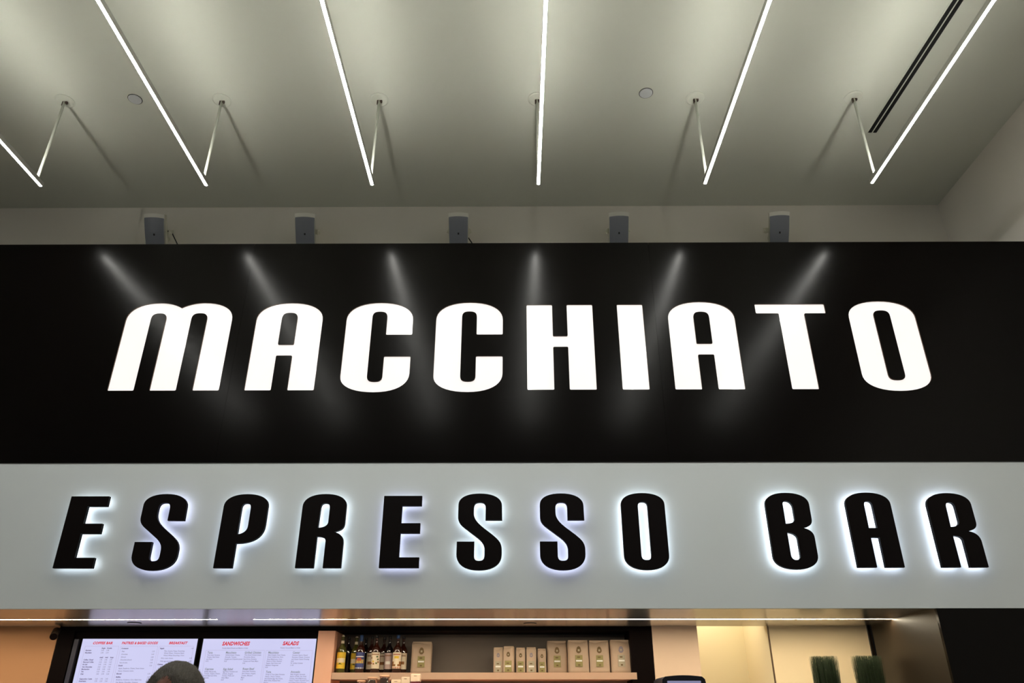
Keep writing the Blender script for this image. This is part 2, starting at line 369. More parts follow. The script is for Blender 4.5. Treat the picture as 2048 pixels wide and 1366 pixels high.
H['A'] = A_(.357, .562, .145, .488, .583, .226, .301, .512, .470)
cool = [(.80, .86, 1), (.72, .72, 1), (.84, .92, 1)]
eb = [('E', -3.582, 'first black letter E of the halo-lit lettering, left end', 2, 2.6), ('S', -2.990, 'black letter S between E and P', 1, 2.5), ('P', -2.340, 'black letter P with a white halo', 0, 2.4), ('R', -1.708, 'black letter R of the first halo-lit word, between P and E', 2, 2.5),
      ('E', -1.061, 'second black letter E, between R and S', 1, 2.3), ('S', -.466, 'black letter S right of the second E', 2, 3.0), ('S', .184, 'black letter S left of the O', 1, 2.8), ('O', .835, 'black letter O ending the first halo-lit word', 2, 3.6),
      ('B', 1.986, 'black letter B beginning the last halo-lit word', 2, 4.2), ('A', 2.625, 'black letter A between B and R', 0, 4.2), ('R', 3.271, 'black letter R at the right end of the grey band', 0, 4.2)]
gm = {}
YH = -.078
for ch, x, lab, ci, es in eb:
    k = (ci, es)
    if k not in gm: gm[k] = mat('letter_backlight', (.9, .9, .9), .5, emit=cool[ci], es=es * .85)
    r = root('halo_letter', (x, 0, 2.669), lab, 'letter', 'black halo-lit letters on the grey band')
    cs = [flat(p) for p in H[ch]]
    plate('letter_body', cs, YH, .032, M['letter_face'], r); plate('backlight', cs, YH + .0322, .002, gm[k], r)
    for sx, sz in ((.07, .1), (.07, .46)): finish_bm(cyl((sx, YH + .035, sz), (sx, -.0006, sz), .005, seg=8), 'stud', M['alu'], r)

# ------------------------------------------------------------------ soffit with light line and downlights
so = root('steel_soffit', (-.6, .6, ZG), 'brushed steel soffit under the fascia with a thin light line along it', 'soffit')
SX0, SX1 = XL, 3.186
def slab(y0, y1, holes=()):
    cs = [[(SX0, y0), (SX1, y0), (SX1, y1), (SX0, y1)]]
    for hx, hy, hr in holes: cs.append([(hx + hr * math.cos(a * math.pi / 18), hy + hr * math.sin(a * math.pi / 18)) for a in range(36)])
    me = fill(cs, .02); me.transform(Matrix.Rotation(-math.pi / 2, 4, 'X')); me.transform(Matrix.Translation(Vector((0, 0, ZG + .01)) - so.location)); me.materials.append(M['steel'])
    return link(bpy.data.objects.new('sheet', me), so)
slab(.031, .731); slab(.759, YB)
finish_bm(put(box(-2.553, -2.241, .7315, .7585, ZG, ZG + .02), so.location), 'slot_cover', M['steel'], so)
for a, b in ((SX0, -2.553), (-2.241, -1.44), (-1.36, SX1 - .001)):
    finish_bm(put(box(a, b, .732, .758, ZG + .0008, ZG + .012), so.location), 'light_strip', M['strip'], so)
for i, (x, y) in enumerate(((-3.37, .985), (.119, 1.04))):
    d = root('soffit_cover_disc', (x, y, ZG), ('round steel cover disc on the soffit above the left menu screen', 'round steel cover disc on the soffit above the empty middle of the shelf')[i], 'cover disc', 'round cover discs of the soffit')
    bm = bmesh.new(); bmesh.ops.create_cone(bm, cap_ends=False, segments=40, radius1=.058, radius2=.058, depth=.007, matrix=Matrix.Translation((0, 0, -.0036)))
    finish_bm(bm, 'rim', M['slot'], d, True)
    bm = bmesh.new(); bmesh.ops.create_circle(bm, cap_ends=True, segments=40, radius=.0578, matrix=Matrix.Translation((0, 0, -.0072)))
    finish_bm(bm, 'cover', M['steel'], d)

# the lamp of the niche, above its opening
def area(name, loc, sx, sy, w, colr, rot=(0, 0, 0), spread=180):
    l = bpy.data.lights.new(name, 'AREA'); l.shape = 'RECTANGLE'; l.size = sx; l.size_y = sy; l.energy = w; l.color = colr; l.spread = math.radians(spread)
    o = bpy.data.objects.new(name, l); link(o); o.location = loc; o.rotation_euler = rot; return o
area('niche_lamp', (1.86, 1.72, 2.88), .35, .2, NICHE_W, (1, .87, .64))

# ------------------------------------------------------------------ loudspeakers
def speaker_proto():
    r = root('loudspeaker', (0, 0, 0), '', 'loudspeaker', 'small loudspeakers on the wall above the sign')
    def shell(w0, w1, h, y0, y1, crown, name, m, bev=.012):
        bm = bmesh.new(); N = 10; fr = []; bk = []
        for i in range(N + 1):
            u = i / N * 2 - 1
            fr.append((u * w0 / 2, h / 2 - crown * u * u)); bk.append((u * w1 / 2, h / 2 - .012 - crown * u * u))
        tb = 1 - .05
        F = fr + [(x * tb, -z) for x, z in reversed(fr)]; B = bk + [(x * tb, -z) for x, z in reversed(bk)]
        a = [bm.verts.new((x, y0 - .014 * (1 - (z / (h / 2)) ** 2) - .010 * (1 - (2 * x / w0) ** 2), z)) for x, z in F]; b = [bm.verts.new((x, y1, z)) for x, z in B]
        n = len(F)
        for i in range(n): bm.faces.new((a[i], a[(i + 1) % n], b[(i + 1) % n], b[i]))
        for i in range(N):
            bm.faces.new((a[i], a[n - 1 - i], a[n - 2 - i], a[i + 1])) if False else None
        # front closed by vertical strips with rows for the bulge
        rows = 8; grid = []
        for i in range(N + 1):
            t_ = F[i]; b_ = F[n - 1 - i]; colv = [a[i]]
            for j in range(1, rows):
                s = j / rows; x = t_[0] + (b_[0] - t_[0]) * s; z = t_[1] + (b_[1] - t_[1]) * s
                colv.append(bm.verts.new((x, y0 - .014 * (1 - (z / (h / 2)) ** 2) - .010 * (1 - (2 * x / w0) ** 2), z)))
            colv.append(a[n - 1 - i]); grid.append(colv)
        for i in range(N):
            for j in range(rows):
                ff = bm.faces.new((grid[i][j], grid[i][j + 1], grid[i + 1][j + 1], grid[i + 1][j])); ff.material_index = int(j == 0 and name == 'cabinet')  # top row of the cabinet front coloured paler, as if catching light
        bm.faces.new(list(reversed(b))); bmesh.ops.recalc_face_normals(bm, faces=bm.faces)
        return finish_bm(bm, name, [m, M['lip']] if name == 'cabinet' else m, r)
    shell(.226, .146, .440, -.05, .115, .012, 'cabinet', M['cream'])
    g = shell(.214, .214, .385, -.060, -.045, .010, 'grille', M['grille']); g.location = (0, 0, -.016)
    bd = finish_bm(box(-.009, .009, -.088, -.083, -.01, .012), 'badge', M['cap_black'], g)
    for s in (-1, 1):
        y = finish_bm(box(s * .118 - .004, s * .118 + .004, .03, .16, -.03, .03, .003), 'yoke_arm', M['cream'], r)
        finish_bm(cyl((s * .115, .055, 0), (s * .137, .055, 0), .017), 'knob', M['cream'], y, True)
    finish_bm(box(-.122, .122, .152, .16, -.03, .03, .002), 'yoke_back', M['cream'], r)
    return r
sp = speaker_proto()
SPK = [(-4.148, 4, 'leftmost wall loudspeaker, showing its cream right side, black cable beside it'), (-2.417, 3, 'second wall loudspeaker from the left'), (-.655, 1, 'middle wall loudspeaker of the five, facing straight out'),
       (1.185, -2, 'fourth wall loudspeaker from the left'), (3.020, -4, 'rightmost wall loudspeaker, showing its cream left side')]
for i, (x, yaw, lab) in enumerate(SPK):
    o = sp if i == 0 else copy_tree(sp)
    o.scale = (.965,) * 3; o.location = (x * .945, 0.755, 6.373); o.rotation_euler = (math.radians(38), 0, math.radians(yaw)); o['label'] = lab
    if i != 0: pass
for i, (x, yaw, lab) in enumerate(SPK):
    finish_bm(bmesh.new(), 'tmp', M['cream']) if False else None
    c = finish_bm(cyl((0, 0, 0), (0, .152, .0), .012), 'wall_arm', M['cream'])
    br = [o for o in bpy.data.objects if o.get('label') == lab][0]
    c.parent = br; c.location = (0, .155, 0); c.rotation_euler = (-math.radians(38), 0, 0)
    fl = finish_bm(cyl((0, 0, 0), (0, .01, 0), .035), 'wall_plate', M['cream']); fl.parent = c; fl.location = (0, .150, 0)
for pts, lab in (([(-3.886, 0.846, 6.443), (-3.848, 0.856, 6.471), (-3.809, 0.866, 6.433), (-3.734, 0.866, 6.308), (-3.664, 0.885, 6.163), (-3.645, 0.943, 5.941), (-3.645, 0.981, 5.72)], 'black cable hanging from the leftmost wall loudspeaker'),
                 ([(-0.554, 0.885, 6.385), (-0.521, 0.875, 6.375), (-0.485, 0.866, 6.308), (-0.434, 0.885, 6.192), (-0.415, 0.943, 5.941), (-0.405, 0.981, 5.72)], 'black cable hanging from the middle wall loudspeaker')):
    tag(finish_bm(tube_path(pts, .007), 'speaker_cable', M['cap_black'], None, True), lab, 'cable', 'black speaker cables')

# ------------------------------------------------------------------ menu cabinet, shelf
cb = root('menu_cabinet', (-1.5, 1.5, 0), 'black wall cabinet framing the menu screens and the open shelf', 'cabinet')
def cpart(name, b, m, bev=0): return finish_bm(put(box(*b, bev), cb.location), name, m, cb)
cpart('top_rail', (-4.195, 1.232, YB, 1.66, 2.346, 2.42), M['cab_black'])
cpart('stile', (-4.195, -4.05, YB, 1.66, .95, 2.346), M['cab_black'])
cpart('stile', (1.03, 1.232, YB, 1.66, .95, 2.346), M['cab_black'])
cpart('back_panel', (-4.05, 1.03, 1.66, 1.68, .95, 2.40), M['cab_back'])
cpart('screen_backing', (-4.05, -1.812, YB + .03, YB + .06, .95, 2.346), M['cab_black'])
cpart('peach_upright', (-1.810, -1.655, YB - .012, 1.66, .95, 2.345), M['peach']); 
cpart('upper_shelf', (-1.654, 1.072, YB - .002, 1.655, 1.940, 1.996), M['shelf'])
cpart('lower_shelf', (-1.654, 1.029, 1.02, 1.655, 1.66, 1.70), M['peach'])
cpart('base_panel', (-4.195, 1.232, YB, 1.66, 0, .949), M['cab_black'])

def text(s, size, shear=0.0, sx=1.0, bold=0.0, al='L', width=None):
    cu = bpy.data.curves.new('t', 'FONT'); cu.body = s; cu.size = size; cu.shear = shear; cu.offset = bold; cu.resolution_u = 2
    cu.align_x = {'L': 'LEFT', 'C': 'CENTER'}[al]; cu.align_y = 'CENTER'; cu.space_character = 1.05
    o = bpy.data.objects.new('t', cu); col.objects.link(o)
    dg = bpy.context.evaluated_depsgraph_get(); me = bpy.data.meshes.new_from_object(o.evaluated_get(dg)); bpy.data.objects.remove(o); bpy.data.curves.remove(cu)
    if width:
        xs = [v.co.x for v in me.vertices]; sx = width / max(1e-6, max(xs) - min(xs))
    me.transform(Matrix.Diagonal((sx, 1, 1, 1))); me.transform(Matrix.Rotation(math.pi / 2, 4, 'X')); me.materials.clear()
    return me
W = {'COFFEE BAR': .178, 'PASTRIES & BAKED GOODS': .330, 'BREAKFAST': .170, 'SANDWICHES': .252, 'SALADS': .148}
def menu(label, x0, x1, items, frames, rules):
    zt = 2.2775; r = root('menu_screen', ((x0 + x1) / 2, 1.31, 1.70), label, 'screen', 'menu screens in the black cabinet'); O = r.location
    ys = 1.286
    finish_bm(put(box(x0 - .012, x1 + .012, ys + .004, 1.329, 1.665, zt + .012, .003), O), 'housing', M['bezel'], r)
    finish_bm(put(box(x0, x1, ys, ys + .003, 1.69, zt), O), 'display', M['screen'], r)
    groups = {}
    for s, x, z, st, al in items:
        if st in 'hH':
            me = text(s, .029 if st == 'h' else .043, .25, 1, .0013 if st == 'h' else .0020, al, W[s]); me.transform(Matrix.Translation(Vector((x, ys - .0012, z)) - O)); me.materials.append(M['txt_red'])
            me.name = 'heading_text'; link(bpy.data.objects.new('heading_text', me), r)
        else:
            size, sx, bo, mk = {'t': (.0150, .88, .0, 'txt_grey'), 'b': (.0152, .92, .0004, 'txt_dark'), 'k': (.0235, .95, .0002, 'txt_green')}[st]
            me = text(s, size, .1, sx, bo + .0003, al); me.transform(Matrix.Translation(Vector((x, ys - .0012, z)) - O)); groups.setdefault(mk, []).append(me)
            if st == 'k':
                xs = [v.co.x for v in me.vertices]; groups.setdefault('u', []).append((min(xs), max(xs), z - .0105 - O.z))
    for mk, nm in (('txt_grey', 'menu_text'), ('txt_dark', 'menu_text'), ('txt_green', 'dish_text')):
        if mk not in groups: continue
        bm = bmesh.new()
        for me in groups[mk]: bm.from_mesh(me); bpy.data.meshes.remove(me)
        finish_bm(bm, nm, M[mk], r)['kind'] = 'stuff'
    bm = bmesh.new()
    for a, b, z in groups.get('u', []): add_box(bm, a, b, ys - .0012 - O.y, ys - .0008 - O.y, z, z + .0018)
    for a, b, z1 in frames:
        a -= O.x; b -= O.x; z1 -= O.z; z0 = 1.70 - O.z; y0 = ys - .0012 - O.y; y1 = y0 + .0004; w = .002
        add_box(bm, a, b, y0, y1, z1 - w, z1); add_box(bm, a, a + w, y0, y1, z0, z1 - w); add_box(bm, b - w, b, y0, y1, z0, z1 - w)
    finish_bm(bm, 'rule_lines', M['rule'], r)['kind'] = 'stuff'
    return r
MENU1 = [('COFFEE BAR',-3.765,2.241,'h','C'), ('PASTRIES & BAKED GOODS',-3.427,2.241,'h','C'), ('BREAKFAST',-3.078,2.241,'h','C'), ('Single',-3.746,2.198,'b','C'), ('Double',-3.692,2.198,'b','C'), ('Espresso',-3.905,2.180,'b','L'), ('2.25',-3.750,2.180,'t','C'), ('2.45',-3.703,2.180,'t','C'), ('Macchiato',-3.905,2.160,'b','L'), ('2.45',-3.750,2.160,'t','C'), ('2.75',-3.704,2.160,'t','C'), ('small',-3.747,2.121,'b','C'), ('med',-3.700,2.121,'b','C'), ('large',-3.652,2.121,'b','C'), ('Coffee / Decaf',-3.903,2.101,'b','L'), ('1.95',-3.747,2.101,'t','C'), ('2.45',-3.701,2.101,'t','C'), ('2.95',-3.655,2.101,'t','C'), ('Flavored Coffee',-3.903,2.082,'b','L'), ('2.25',-3.747,2.082,'t','C'), ('2.65',-3.701,2.082,'t','C'), ('3.25',-3.655,2.082,'t','C'), ('Au Lait',-3.903,2.063,'b','L'), ('2.45',-3.748,2.062,'t','C'), ('2.95',-3.701,2.062,'t','C'), ('3.45',-3.655,2.062,'t','C'), ('Hot Chocolate',-3.901,2.042,'b','L'), ('2.65',-3.748,2.042,'t','C'), ('3.25',-3.702,2.042,'t','C'), ('3.65',-3.656,2.042,'t','C'), ('Mochaccino',-3.902,2.023,'b','L'), ('2.95',-3.748,2.023,'t','C'), ('3.45',-3.702,2.023,'t','C'), ('3.95',-3.656,2.023,'t','C'), ('Tea',-3.901,2.004,'b','L'), ('3.25',-3.748,2.004,'t','C'), ('3.65',-3.702,2.004,'t','C'), ('1.95',-3.656,2.004,'t','C'), ('Chai',-3.901,1.984,'b','L'), ('3.45',-3.748,1.984,'t','C'), ('3.95',-3.702,1.984,'t','C'), ('2.25',-3.656,1.984,'t','C'), ('Cappuccino / Latte',-3.901,1.944,'b','L'), ('3.65',-3.748,1.944,'t','C'), ('1.95',-3.703,1.944,'t','C'), ('2.45',-3.657,1.944,'t','C'), ('Americano',-3.901,1.926,'b','L'), ('3.95',-3.749,1.926,'t','C'), ('2.25',-3.703,1.926,'t','C'), ('2.65',-3.657,1.926,'t','C'), ('Croissants',-3.583,2.196,'b','L'), ('Plain',-3.574,2.171,'t','L'), ('2.25',-3.288,2.171,'t','C'), ('Chocolate',-3.573,2.147,'t','L'), ('2.65',-3.288,2.147,'t','C'), ('Almond',-3.571,2.124,'t','L'), ('2.85',-3.287,2.123,'t','C'), ('Chocolate almond',-3.572,2.101,'t','L'), ('3.25',-3.287,2.101,'t','C'), ('Ham & swiss',-3.573,2.077,'t','L'), ('3.45',-3.287,2.077,'t','C'), ('Danish',-3.579,2.053,'b','L'), ('3.25',-3.287,2.053,'t','C'), ('Apple, Raspberry, Cheese, Sweet cheese',-3.571,2.030,'t','L'), ('Guava, Cinnamon raisins',-3.570,2.009,'t','L'), ('Biscotti',-3.578,1.986,'b','L'), ('2.25',-3.288,1.986,'t','C'), ('Muffins',-3.577,1.959,'b','L'), ('2.75',-3.287,1.959,'t','C'), ('Blueberry, Cranberry, Corn, Raisin bran',-3.571,1.937,'t','L'), ('Oat, Banana, Chocolate, Cinnamon',-3.569,1.916,'t','L'), ('Bagels',-3.231,2.196,'b','L'), ('1.60',-2.939,2.196,'t','C'), ('Plain, Sesame, Poppy, Everything',-3.189,2.174,'t','L'), ('Whole Wheat, Cinnamon Raisin',-3.188,2.156,'t','L'), ('Whole Wheat Everything, Onion',-3.188,2.137,'t','L'), ('With cream cheese',-3.208,2.114,'t','L'), ('3.25',-2.938,2.114,'t','C'), ('With egg and cheese',-3.209,2.089,'t','L'), ('3.95',-2.938,2.089,'t','C'), ('Ciabatta',-3.228,2.063,'b','L'),]
MENU2 = [('SANDWICHES',-2.551,2.235,'H','C'), ('SALADS',-2.053,2.237,'H','C'), ('Freshly Baked Breads and Made to Order',-2.551,2.198,'t','C'), ('Freshly Cut and Made to Order',-2.050,2.200,'t','C'), ('Tuna',-2.795,2.161,'k','L'), ('Tuna salad, Romaine',-2.794,2.140,'t','L'), ('Tomato, Red Onion',-2.795,2.123,'t','L'), ('and Pesto',-2.796,2.106,'t','L'), ('8.75',-2.797,2.089,'t','L'), ('Macchiato',-2.629,2.161,'k','L'), ('Grilled breast, Cheese,',-2.628,2.140,'t','L'), ('Avocado, Tomato,',-2.630,2.123,'t','L'), ('Arugula and Chipotle spread',-2.631,2.106,'t','L'), ('9.25',-2.632,2.089,'t','L'), ('Grilled Chicken',-2.458,2.161,'k','L'), ('Thin sliced Chicken breast,',-2.457,2.140,'t','L'), ('Provolone, Bacon,',-2.459,2.123,'t','L'), ('Red Onion, Romaine',-2.460,2.106,'t','L'), ('Tomato and Pesto Mayo',-2.462,2.089,'t','L'), ('9.50',-2.464,2.072,'t','L'), ('Caprese',-2.794,2.025,'k','L'), ('Buffalo Mozzarella,',-2.793,2.003,'t','L'), ('Tomato, Organic Greens,',-2.794,1.987,'t','L'), ('Fresh Basil and Olive',-2.795,1.970,'t','L'), ('tapenade',-2.797,1.953,'t','L'), ('Egg Salad',-2.629,2.024,'k','L'), ('Egg Salad, Romaine and',-2.628,2.003,'t','L'), ('Cheese, Arugula,',-2.629,1.986,'t','L'), ('Tomato, Pickle and',-2.631,1.970,'t','L'), ('Dijon Mayo',-2.632,1.953,'t','L'), ('8.25',-2.633,1.936,'t','L'), ('Roast Beef',-2.455,2.026,'k','L'), ('Roast Beef, Romaine,',-2.454,2.005,'t','L'), ('Brie Cheese, Arugula,',-2.455,1.988,'t','L'), ('Tomato, Mustard',-2.457,1.971,'t','L'), ('Mayo',-2.459,1.955,'t','L'), ('9.25',-2.460,1.938,'t','L'), ('Macchiato',-2.245,2.161,'k','L'), ('Baby Arugula, Goat Cheese,',-2.244,2.140,'t','L'), ('Dried Cranberries, Nuts,',-2.246,2.123,'t','L'), ('Sliced Mushroom, Corn,',-2.248,2.105,'t','L'), ('Hearts of Palm, Roasted',-2.250,2.089,'t','L'), ('Pepper, Red Onion and',-2.252,2.072,'t','L'), ('Balsamic Vinaigrette',-2.253,2.055,'t','L'), ('9.50',-2.255,2.038,'t','L'), ('Caesar',-2.023,2.161,'k','L'), ('Romaine Hearts, Shaved',-2.023,2.139,'t','L'), ('Parmesan Cheese, Croutons',-2.025,2.122,'t','L'), ('and Classic Caesar Dressing',-2.027,2.105,'t','L'), ('8.25',-2.029,2.088,'t','L'), ('W. Grilled Chicken',-2.031,2.072,'t','L'), ('11.95',-2.033,2.055,'t','L'), ('Tuna',-2.243,2.001,'k','L'), ('Scoop of Tuna Salad, Romaine',-2.242,1.980,'t','L'), ('Hearts, Cherry Tomato,',-2.244,1.963,'t','L'), ('Hard Boiled Egg, Red Onion,',-2.246,1.946,'t','L'), ('Black Olive, Roasted Red',-2.248,1.930,'t','L'), ('Pepper',-2.250,1.913,'t','L'), ('Avocado',-2.020,2.001,'k','L'), ('Baby Arugula, Avocado,',-2.020,1.980,'t','L'), ('Hearts of Palm, Sun dried',-2.022,1.963,'t','L'), ('Tomato, Sliced Mushroom,',-2.024,1.946,'t','L'), ('Cherry Tomato, Roasted Corn',-2.026,1.930,'t','L'), ('and Grilled Onion Dressing',-2.028,1.913,'t','L'),]
menu('left menu screen listing coffee, pastries and breakfast, behind the head', -3.953, -2.904, MENU1, [(-3.917, -3.609, 2.216), (-3.593, -3.255, 2.216), (-3.241, -2.93, 2.216)], 0)
menu('right menu screen listing sandwiches and salads, beside the peach upright', -2.851, -1.822, MENU2, [(-2.812, -2.280, 2.181), (-2.267, -1.845, 2.179)], 0)
gs = finish_bm(box(-4.035, -3.995, YB - .006, YB + .029, .96, 2.276, .002), 'cable_cover', M['bezel_grey'])
tag(gs, 'narrow grey vertical strip left of the left menu screen', 'strip')
pr_ = root('security_camera', (-4.118, 1.19, 2.30), 'small black cylindrical camera at the upper left corner of the cabinet', 'camera')
finish_bm(put(cyl((-4.120, 1.10, 2.280), (-4.168, 1.205, 2.338), .032, seg=24), pr_.location), 'camera_body', M['cctv'], pr_, True)
finish_bm(put(cyl((-4.1190, 1.0978, 2.2788), (-4.1200, 1.100, 2.280), .030, seg=24), pr_.location), 'lens', M['cab_black'], pr_)
finish_bm(put(cyl((-4.165, 1.20, 2.335), (-4.19, YB - .001, 2.365), .011, seg=10), pr_.location), 'mount', M['cctv'], pr_)

# ------------------------------------------------------------------ bottles
ZS = 1.9965
def curved(r, a0, a1, z0, z1, seg=14):
    bm = bmesh.new(); lo_ = []; hi = []
    for i in range(seg + 1):
        a = math.radians(-90 + a0 + (a1 - a0) * i / seg); lo_.append(bm.verts.new((r * math.cos(a), r * math.sin(a), z0))); hi.append(bm.verts.new((r * math.cos(a), r * math.sin(a), z1)))
    for i in range(seg): bm.faces.new((lo_[i], lo_[i + 1], hi[i + 1], hi[i]))
    return bm
def bottle(x, y, kind, lab, rot=0):
    r = root('syrup_bottle', (x, y, ZS), lab, 'bottle', 'syrup bottles at the left end of the shelf')
    g = {'yellow': 'glass_green', 'blue': 'glass', 'fruit': 'glass', 'brown': 'glass', 'cream': 'glass', 'pink': 'glass_dark', 'dark': 'glass_dark'}[kind]
    R = .040
    finish_bm(lathe([(.034, 0), (R, .006), (R, .190), (.037, .205), (.027, .222), (.017, .237), (.0135, .255), (.0125, .296), (.0145, .298), (.0145, .306), (.0, .3062)], 28), 'glass_body', M[g], r, True)
    if kind == 'yellow':
        finish_bm(curved(.0150, -170, 170, .248, .272), 'neck_label', M['lab_cream'], r)
        finish_bm(lathe([(.0125, .3065), (.013, .312), (.009, .320), (0, .3202)], 16), 'stopper', M['lab_cream'], r)
    elif kind == 'blue':
        finish_bm(lathe([(.0165, .268), (.0165, .318), (.015, .320), (0, .3202)], 20), 'cap', M['cap_blue'], r, True)
    else:
        finish_bm(lathe([(.0155, .291), (.0155, .318), (.014, .320), (0, .3202)], 20), 'cap', M['cap_black' if kind != 'brown' else 'cap_blue'], r, True)
    if kind == 'dark': return r
    base = {'yellow': 'lab_yellow', 'blue': 'lab_blue', 'fruit': 'lab_cream', 'brown': 'lab_cream', 'cream': 'lab_cream', 'pink': 'lab_pink'}[kind]
    lb = finish_bm(curved(R + .0008, -75, 75, .035, .172), 'label', M[base], r)
    def mark(a0, a1, z0, z1, m): finish_bm(curved(R + .0014, a0, a1, z0, z1, 6), 'print', M[m], lb)
    if kind == 'yellow':
        mark(-72, 72, .128, .132, 'ink_brown'); mark(-60, 60, .085, .122, 'lab_cream'); mark(-35, 30, .070, .074, 'ink_green'); mark(-15, 12, .074, .081, 'ink_green')
    if kind == 'blue':
        mark(-70, 70, .080, .112, 'lab_yellow'); mark(-30, 25, .100, .125, 'ink_red'); mark(-60, 60, .132, .140, 'ink_white'); mark(-70, 70, .035, .045, 'ink_white')
    if kind == 'fruit':
        mark(-50, 50, .150, .157, 'ink_brown')
        for a, z, m in ((-50, .125, 'ink_brown'), (28, .135, 'ink_green'), (40, .112, 'ink_green'), (-20, .095, 'lab_yellow'), (-50, .080, 'ink_red'), (-15, .075, 'ink_brown'), (20, .080, 'ink_green'), (45, .090, 'ink_brown')): mark(a - 11, a + 11, z - .007, z + .007, m)
    if kind == 'brown':
        mark(-50, 50, .150, .157, 'ink_red'); mark(-74, -35, .055, .095, 'ink_brown'); mark(35, 74, .055, .095, 'ink_brown'); mark(-50, -10, .055, .072, 'ink_brown'); mark(15, 50, .055, .072, 'ink_brown'); mark(-73, 73, .036, .050, 'ink_red')
        mark(-30, 30, .12, .14, 'lab_yellow')
    if kind in ('pink', 'cream'):
        mark(-45, 45, .145, .152, 'ink_brown'); mark(-35, 30, .075, .10, 'ink_brown' if kind == 'cream' else 'ink_white')
    return r
bottle(-1.600, 1.385, 'yellow', 'yellow-labelled olive glass bottle with cream neck band, nearest the peach upright')
bottle(-1.430, 1.395, 'blue', 'bottle with a blue cap and a blue and yellow label, front row')
bottle(-1.288, 1.395, 'fruit', 'amber bottle with a cream label dotted with fruit, front row')
bottle(-1.092, 1.395, 'brown', 'amber bottle with a brown and red patterned cream label, right end of the front row')
bottle(-1.350, 1.500, 'cream', 'shaded cream-labelled bottle behind and left of the fruit-label bottle')
bottle(-1.180, 1.470, 'pink', 'shaded dark bottle with a dull pink label, between the two cream-label front bottles')
bottle(-1.498, 1.505, 'yellow', 'yellow-labelled bottle half hidden behind the blue-capped bottle')
bottle(-1.245, 1.560, 'cream', 'pale-labelled bottle peeping out right behind the fruit-label bottle')
bottle(-1.055, 1.500, 'cream', 'pale-labelled bottle behind the right end front bottle')
bottle(-1.575, 1.530, 'dark', 'dark bottle behind the first yellow-labelled bottle')
bottle(-1.425, 1.600, 'dark', 'dark bottle at the back behind the blue-capped bottle')

# ------------------------------------------------------------------ coffee bags
def bag(x, y, w, h, d, kind, lab, seed, rot=0):
    r = root('coffee_bag', (x, y, ZS), lab, 'coffee bag', 'paper coffee bags on the shelf')
    bm = bmesh.new(); nx, nz, ny = 8, 12, 4; rnd = random.Random(seed)
    def P(u, v, s):   # u across, v up, s depth -1..1
        pin = 1 if v < .80 else 1 - (v - .80) / .20 * .72
        bulge = 1 + .10 * math.sin(math.pi * min(1, v * 1.1)) * (1 - u * u)
        n = noise.noise(Vector((u * 1.6 + seed, v * 3.1, s * 1.3))) * .007
        corner = 1 - .05 * (abs(u) ** 4) * (abs(s))
        return Vector((u * w / 2 * (1 - .035 * (v > .93)) * corner + n * .5, s * d / 2 * pin * bulge - n, v * h + (.006 * math.sin(u * 3 + seed) if v > .9 else 0)))
    ring = [(-1 + 2 * i / nx, -1) for i in range(nx)] + [(1, -1 + 2 * i / ny) for i in range(ny)] + [(1 - 2 * i / nx, 1) for i in range(nx)] + [(-1, 1 - 2 * i / ny) for i in range(ny)]
    rows = [[bm.verts.new(P(u, j / nz, s)) for u, s in ring] for j in range(nz + 1)]
    n = len(ring)
    for a, b in zip(rows, rows[1:]):
        for i in range(n): bm.faces.new((a[i], a[(i + 1) % n], b[(i + 1) % n], b[i]))
    bm.faces.new(list(reversed(rows[0]))); bm.faces.new(rows[-1])
    o = finish_bm(bm, 'paper_body', M['kraft'], r, True)
    finish_bm(box(-w * .46, w * .46, -d * .17, -d * .11, h - .014, h + .010, .002), 'folded_top', M['kraft'], r)
    big_ = w > .15
    ys = -d / 2 * 1.10 - .0045
    em = 'emblem_blue' if kind == 'blue' else 'emblem'
    ex = 0 if not kind == 'side' else .01
    b2 = bmesh.new(); R = w * (.125 if big_ else .17); zc = h * .72
    pts = [(R * 1.0 * math.cos(a * math.pi / 12) * (1 if math.sin(a * math.pi / 12) < 0 else .85), R * 1.22 * math.sin(a * math.pi / 12)) for a in range(24)]
    vs = [b2.verts.new((ex + px, ys, zc + pz)) for px, pz in pts]; b2.faces.new(vs)
    ext = bmesh.ops.extrude_face_region(b2, geom=b2.faces[:]); bmesh.ops.translate(b2, vec=(0, .006, 0), verts=[v for v in ext['geom'] if isinstance(v, bmesh.types.BMVert)]); bmesh.ops.recalc_face_normals(b2, faces=b2.faces)
    e = finish_bm(b2, 'emblem', M[em], r)
    finish_bm(box(ex - R * .35, ex + R * .35, ys - .0008, ys, zc - R * .5, zc + R * .2), 'print', M['lab_grey'], e)
    lw = w * (.17 if big_ else .31); z0, z1 = (h * .19, h * .55) if big_ else (.03 * h, h * .47)
    l = finish_bm(box(ex - lw, ex + lw, ys, ys + .006, z0, z1), 'label', M['lab_olive' if kind != 'blue' else 'lab_grey'], r)
    zm = (z0 + z1) / 2
    finish_bm(box(ex - lw * .85, ex + lw * .85, ys - .0006, ys, zm - .006, zm + .008), 'print', M['ink_white'], l)
    finish_bm(box(ex - lw * .5, ex + lw * .3, ys - .0006, ys, zm + .025 * h / .26, zm + .036 * h / .26), 'print', M['emblem'], l)
    finish_bm(box(ex - lw * .3, ex + lw * .3, ys - .0006, ys, z0 + .008, z0 + .020), 'print', M['emblem'], l)
    r.rotation_euler[2] = math.radians(rot)
    return r
bag(-.880, 1.50, .190, .262, .11, 'n', 'large paper coffee bag standing alone right of the bottles, top folded over', 3, 3)
bag(-.168, 1.400, .088, .205, .06, 'blue', 'small coffee bag at the left end of the small bags, lilac emblem', 5, 0)
bag(-.070, 1.380, .100, .213, .07, 'n', 'small coffee bag, second from the left and tallest of the small ones', 6, -9)
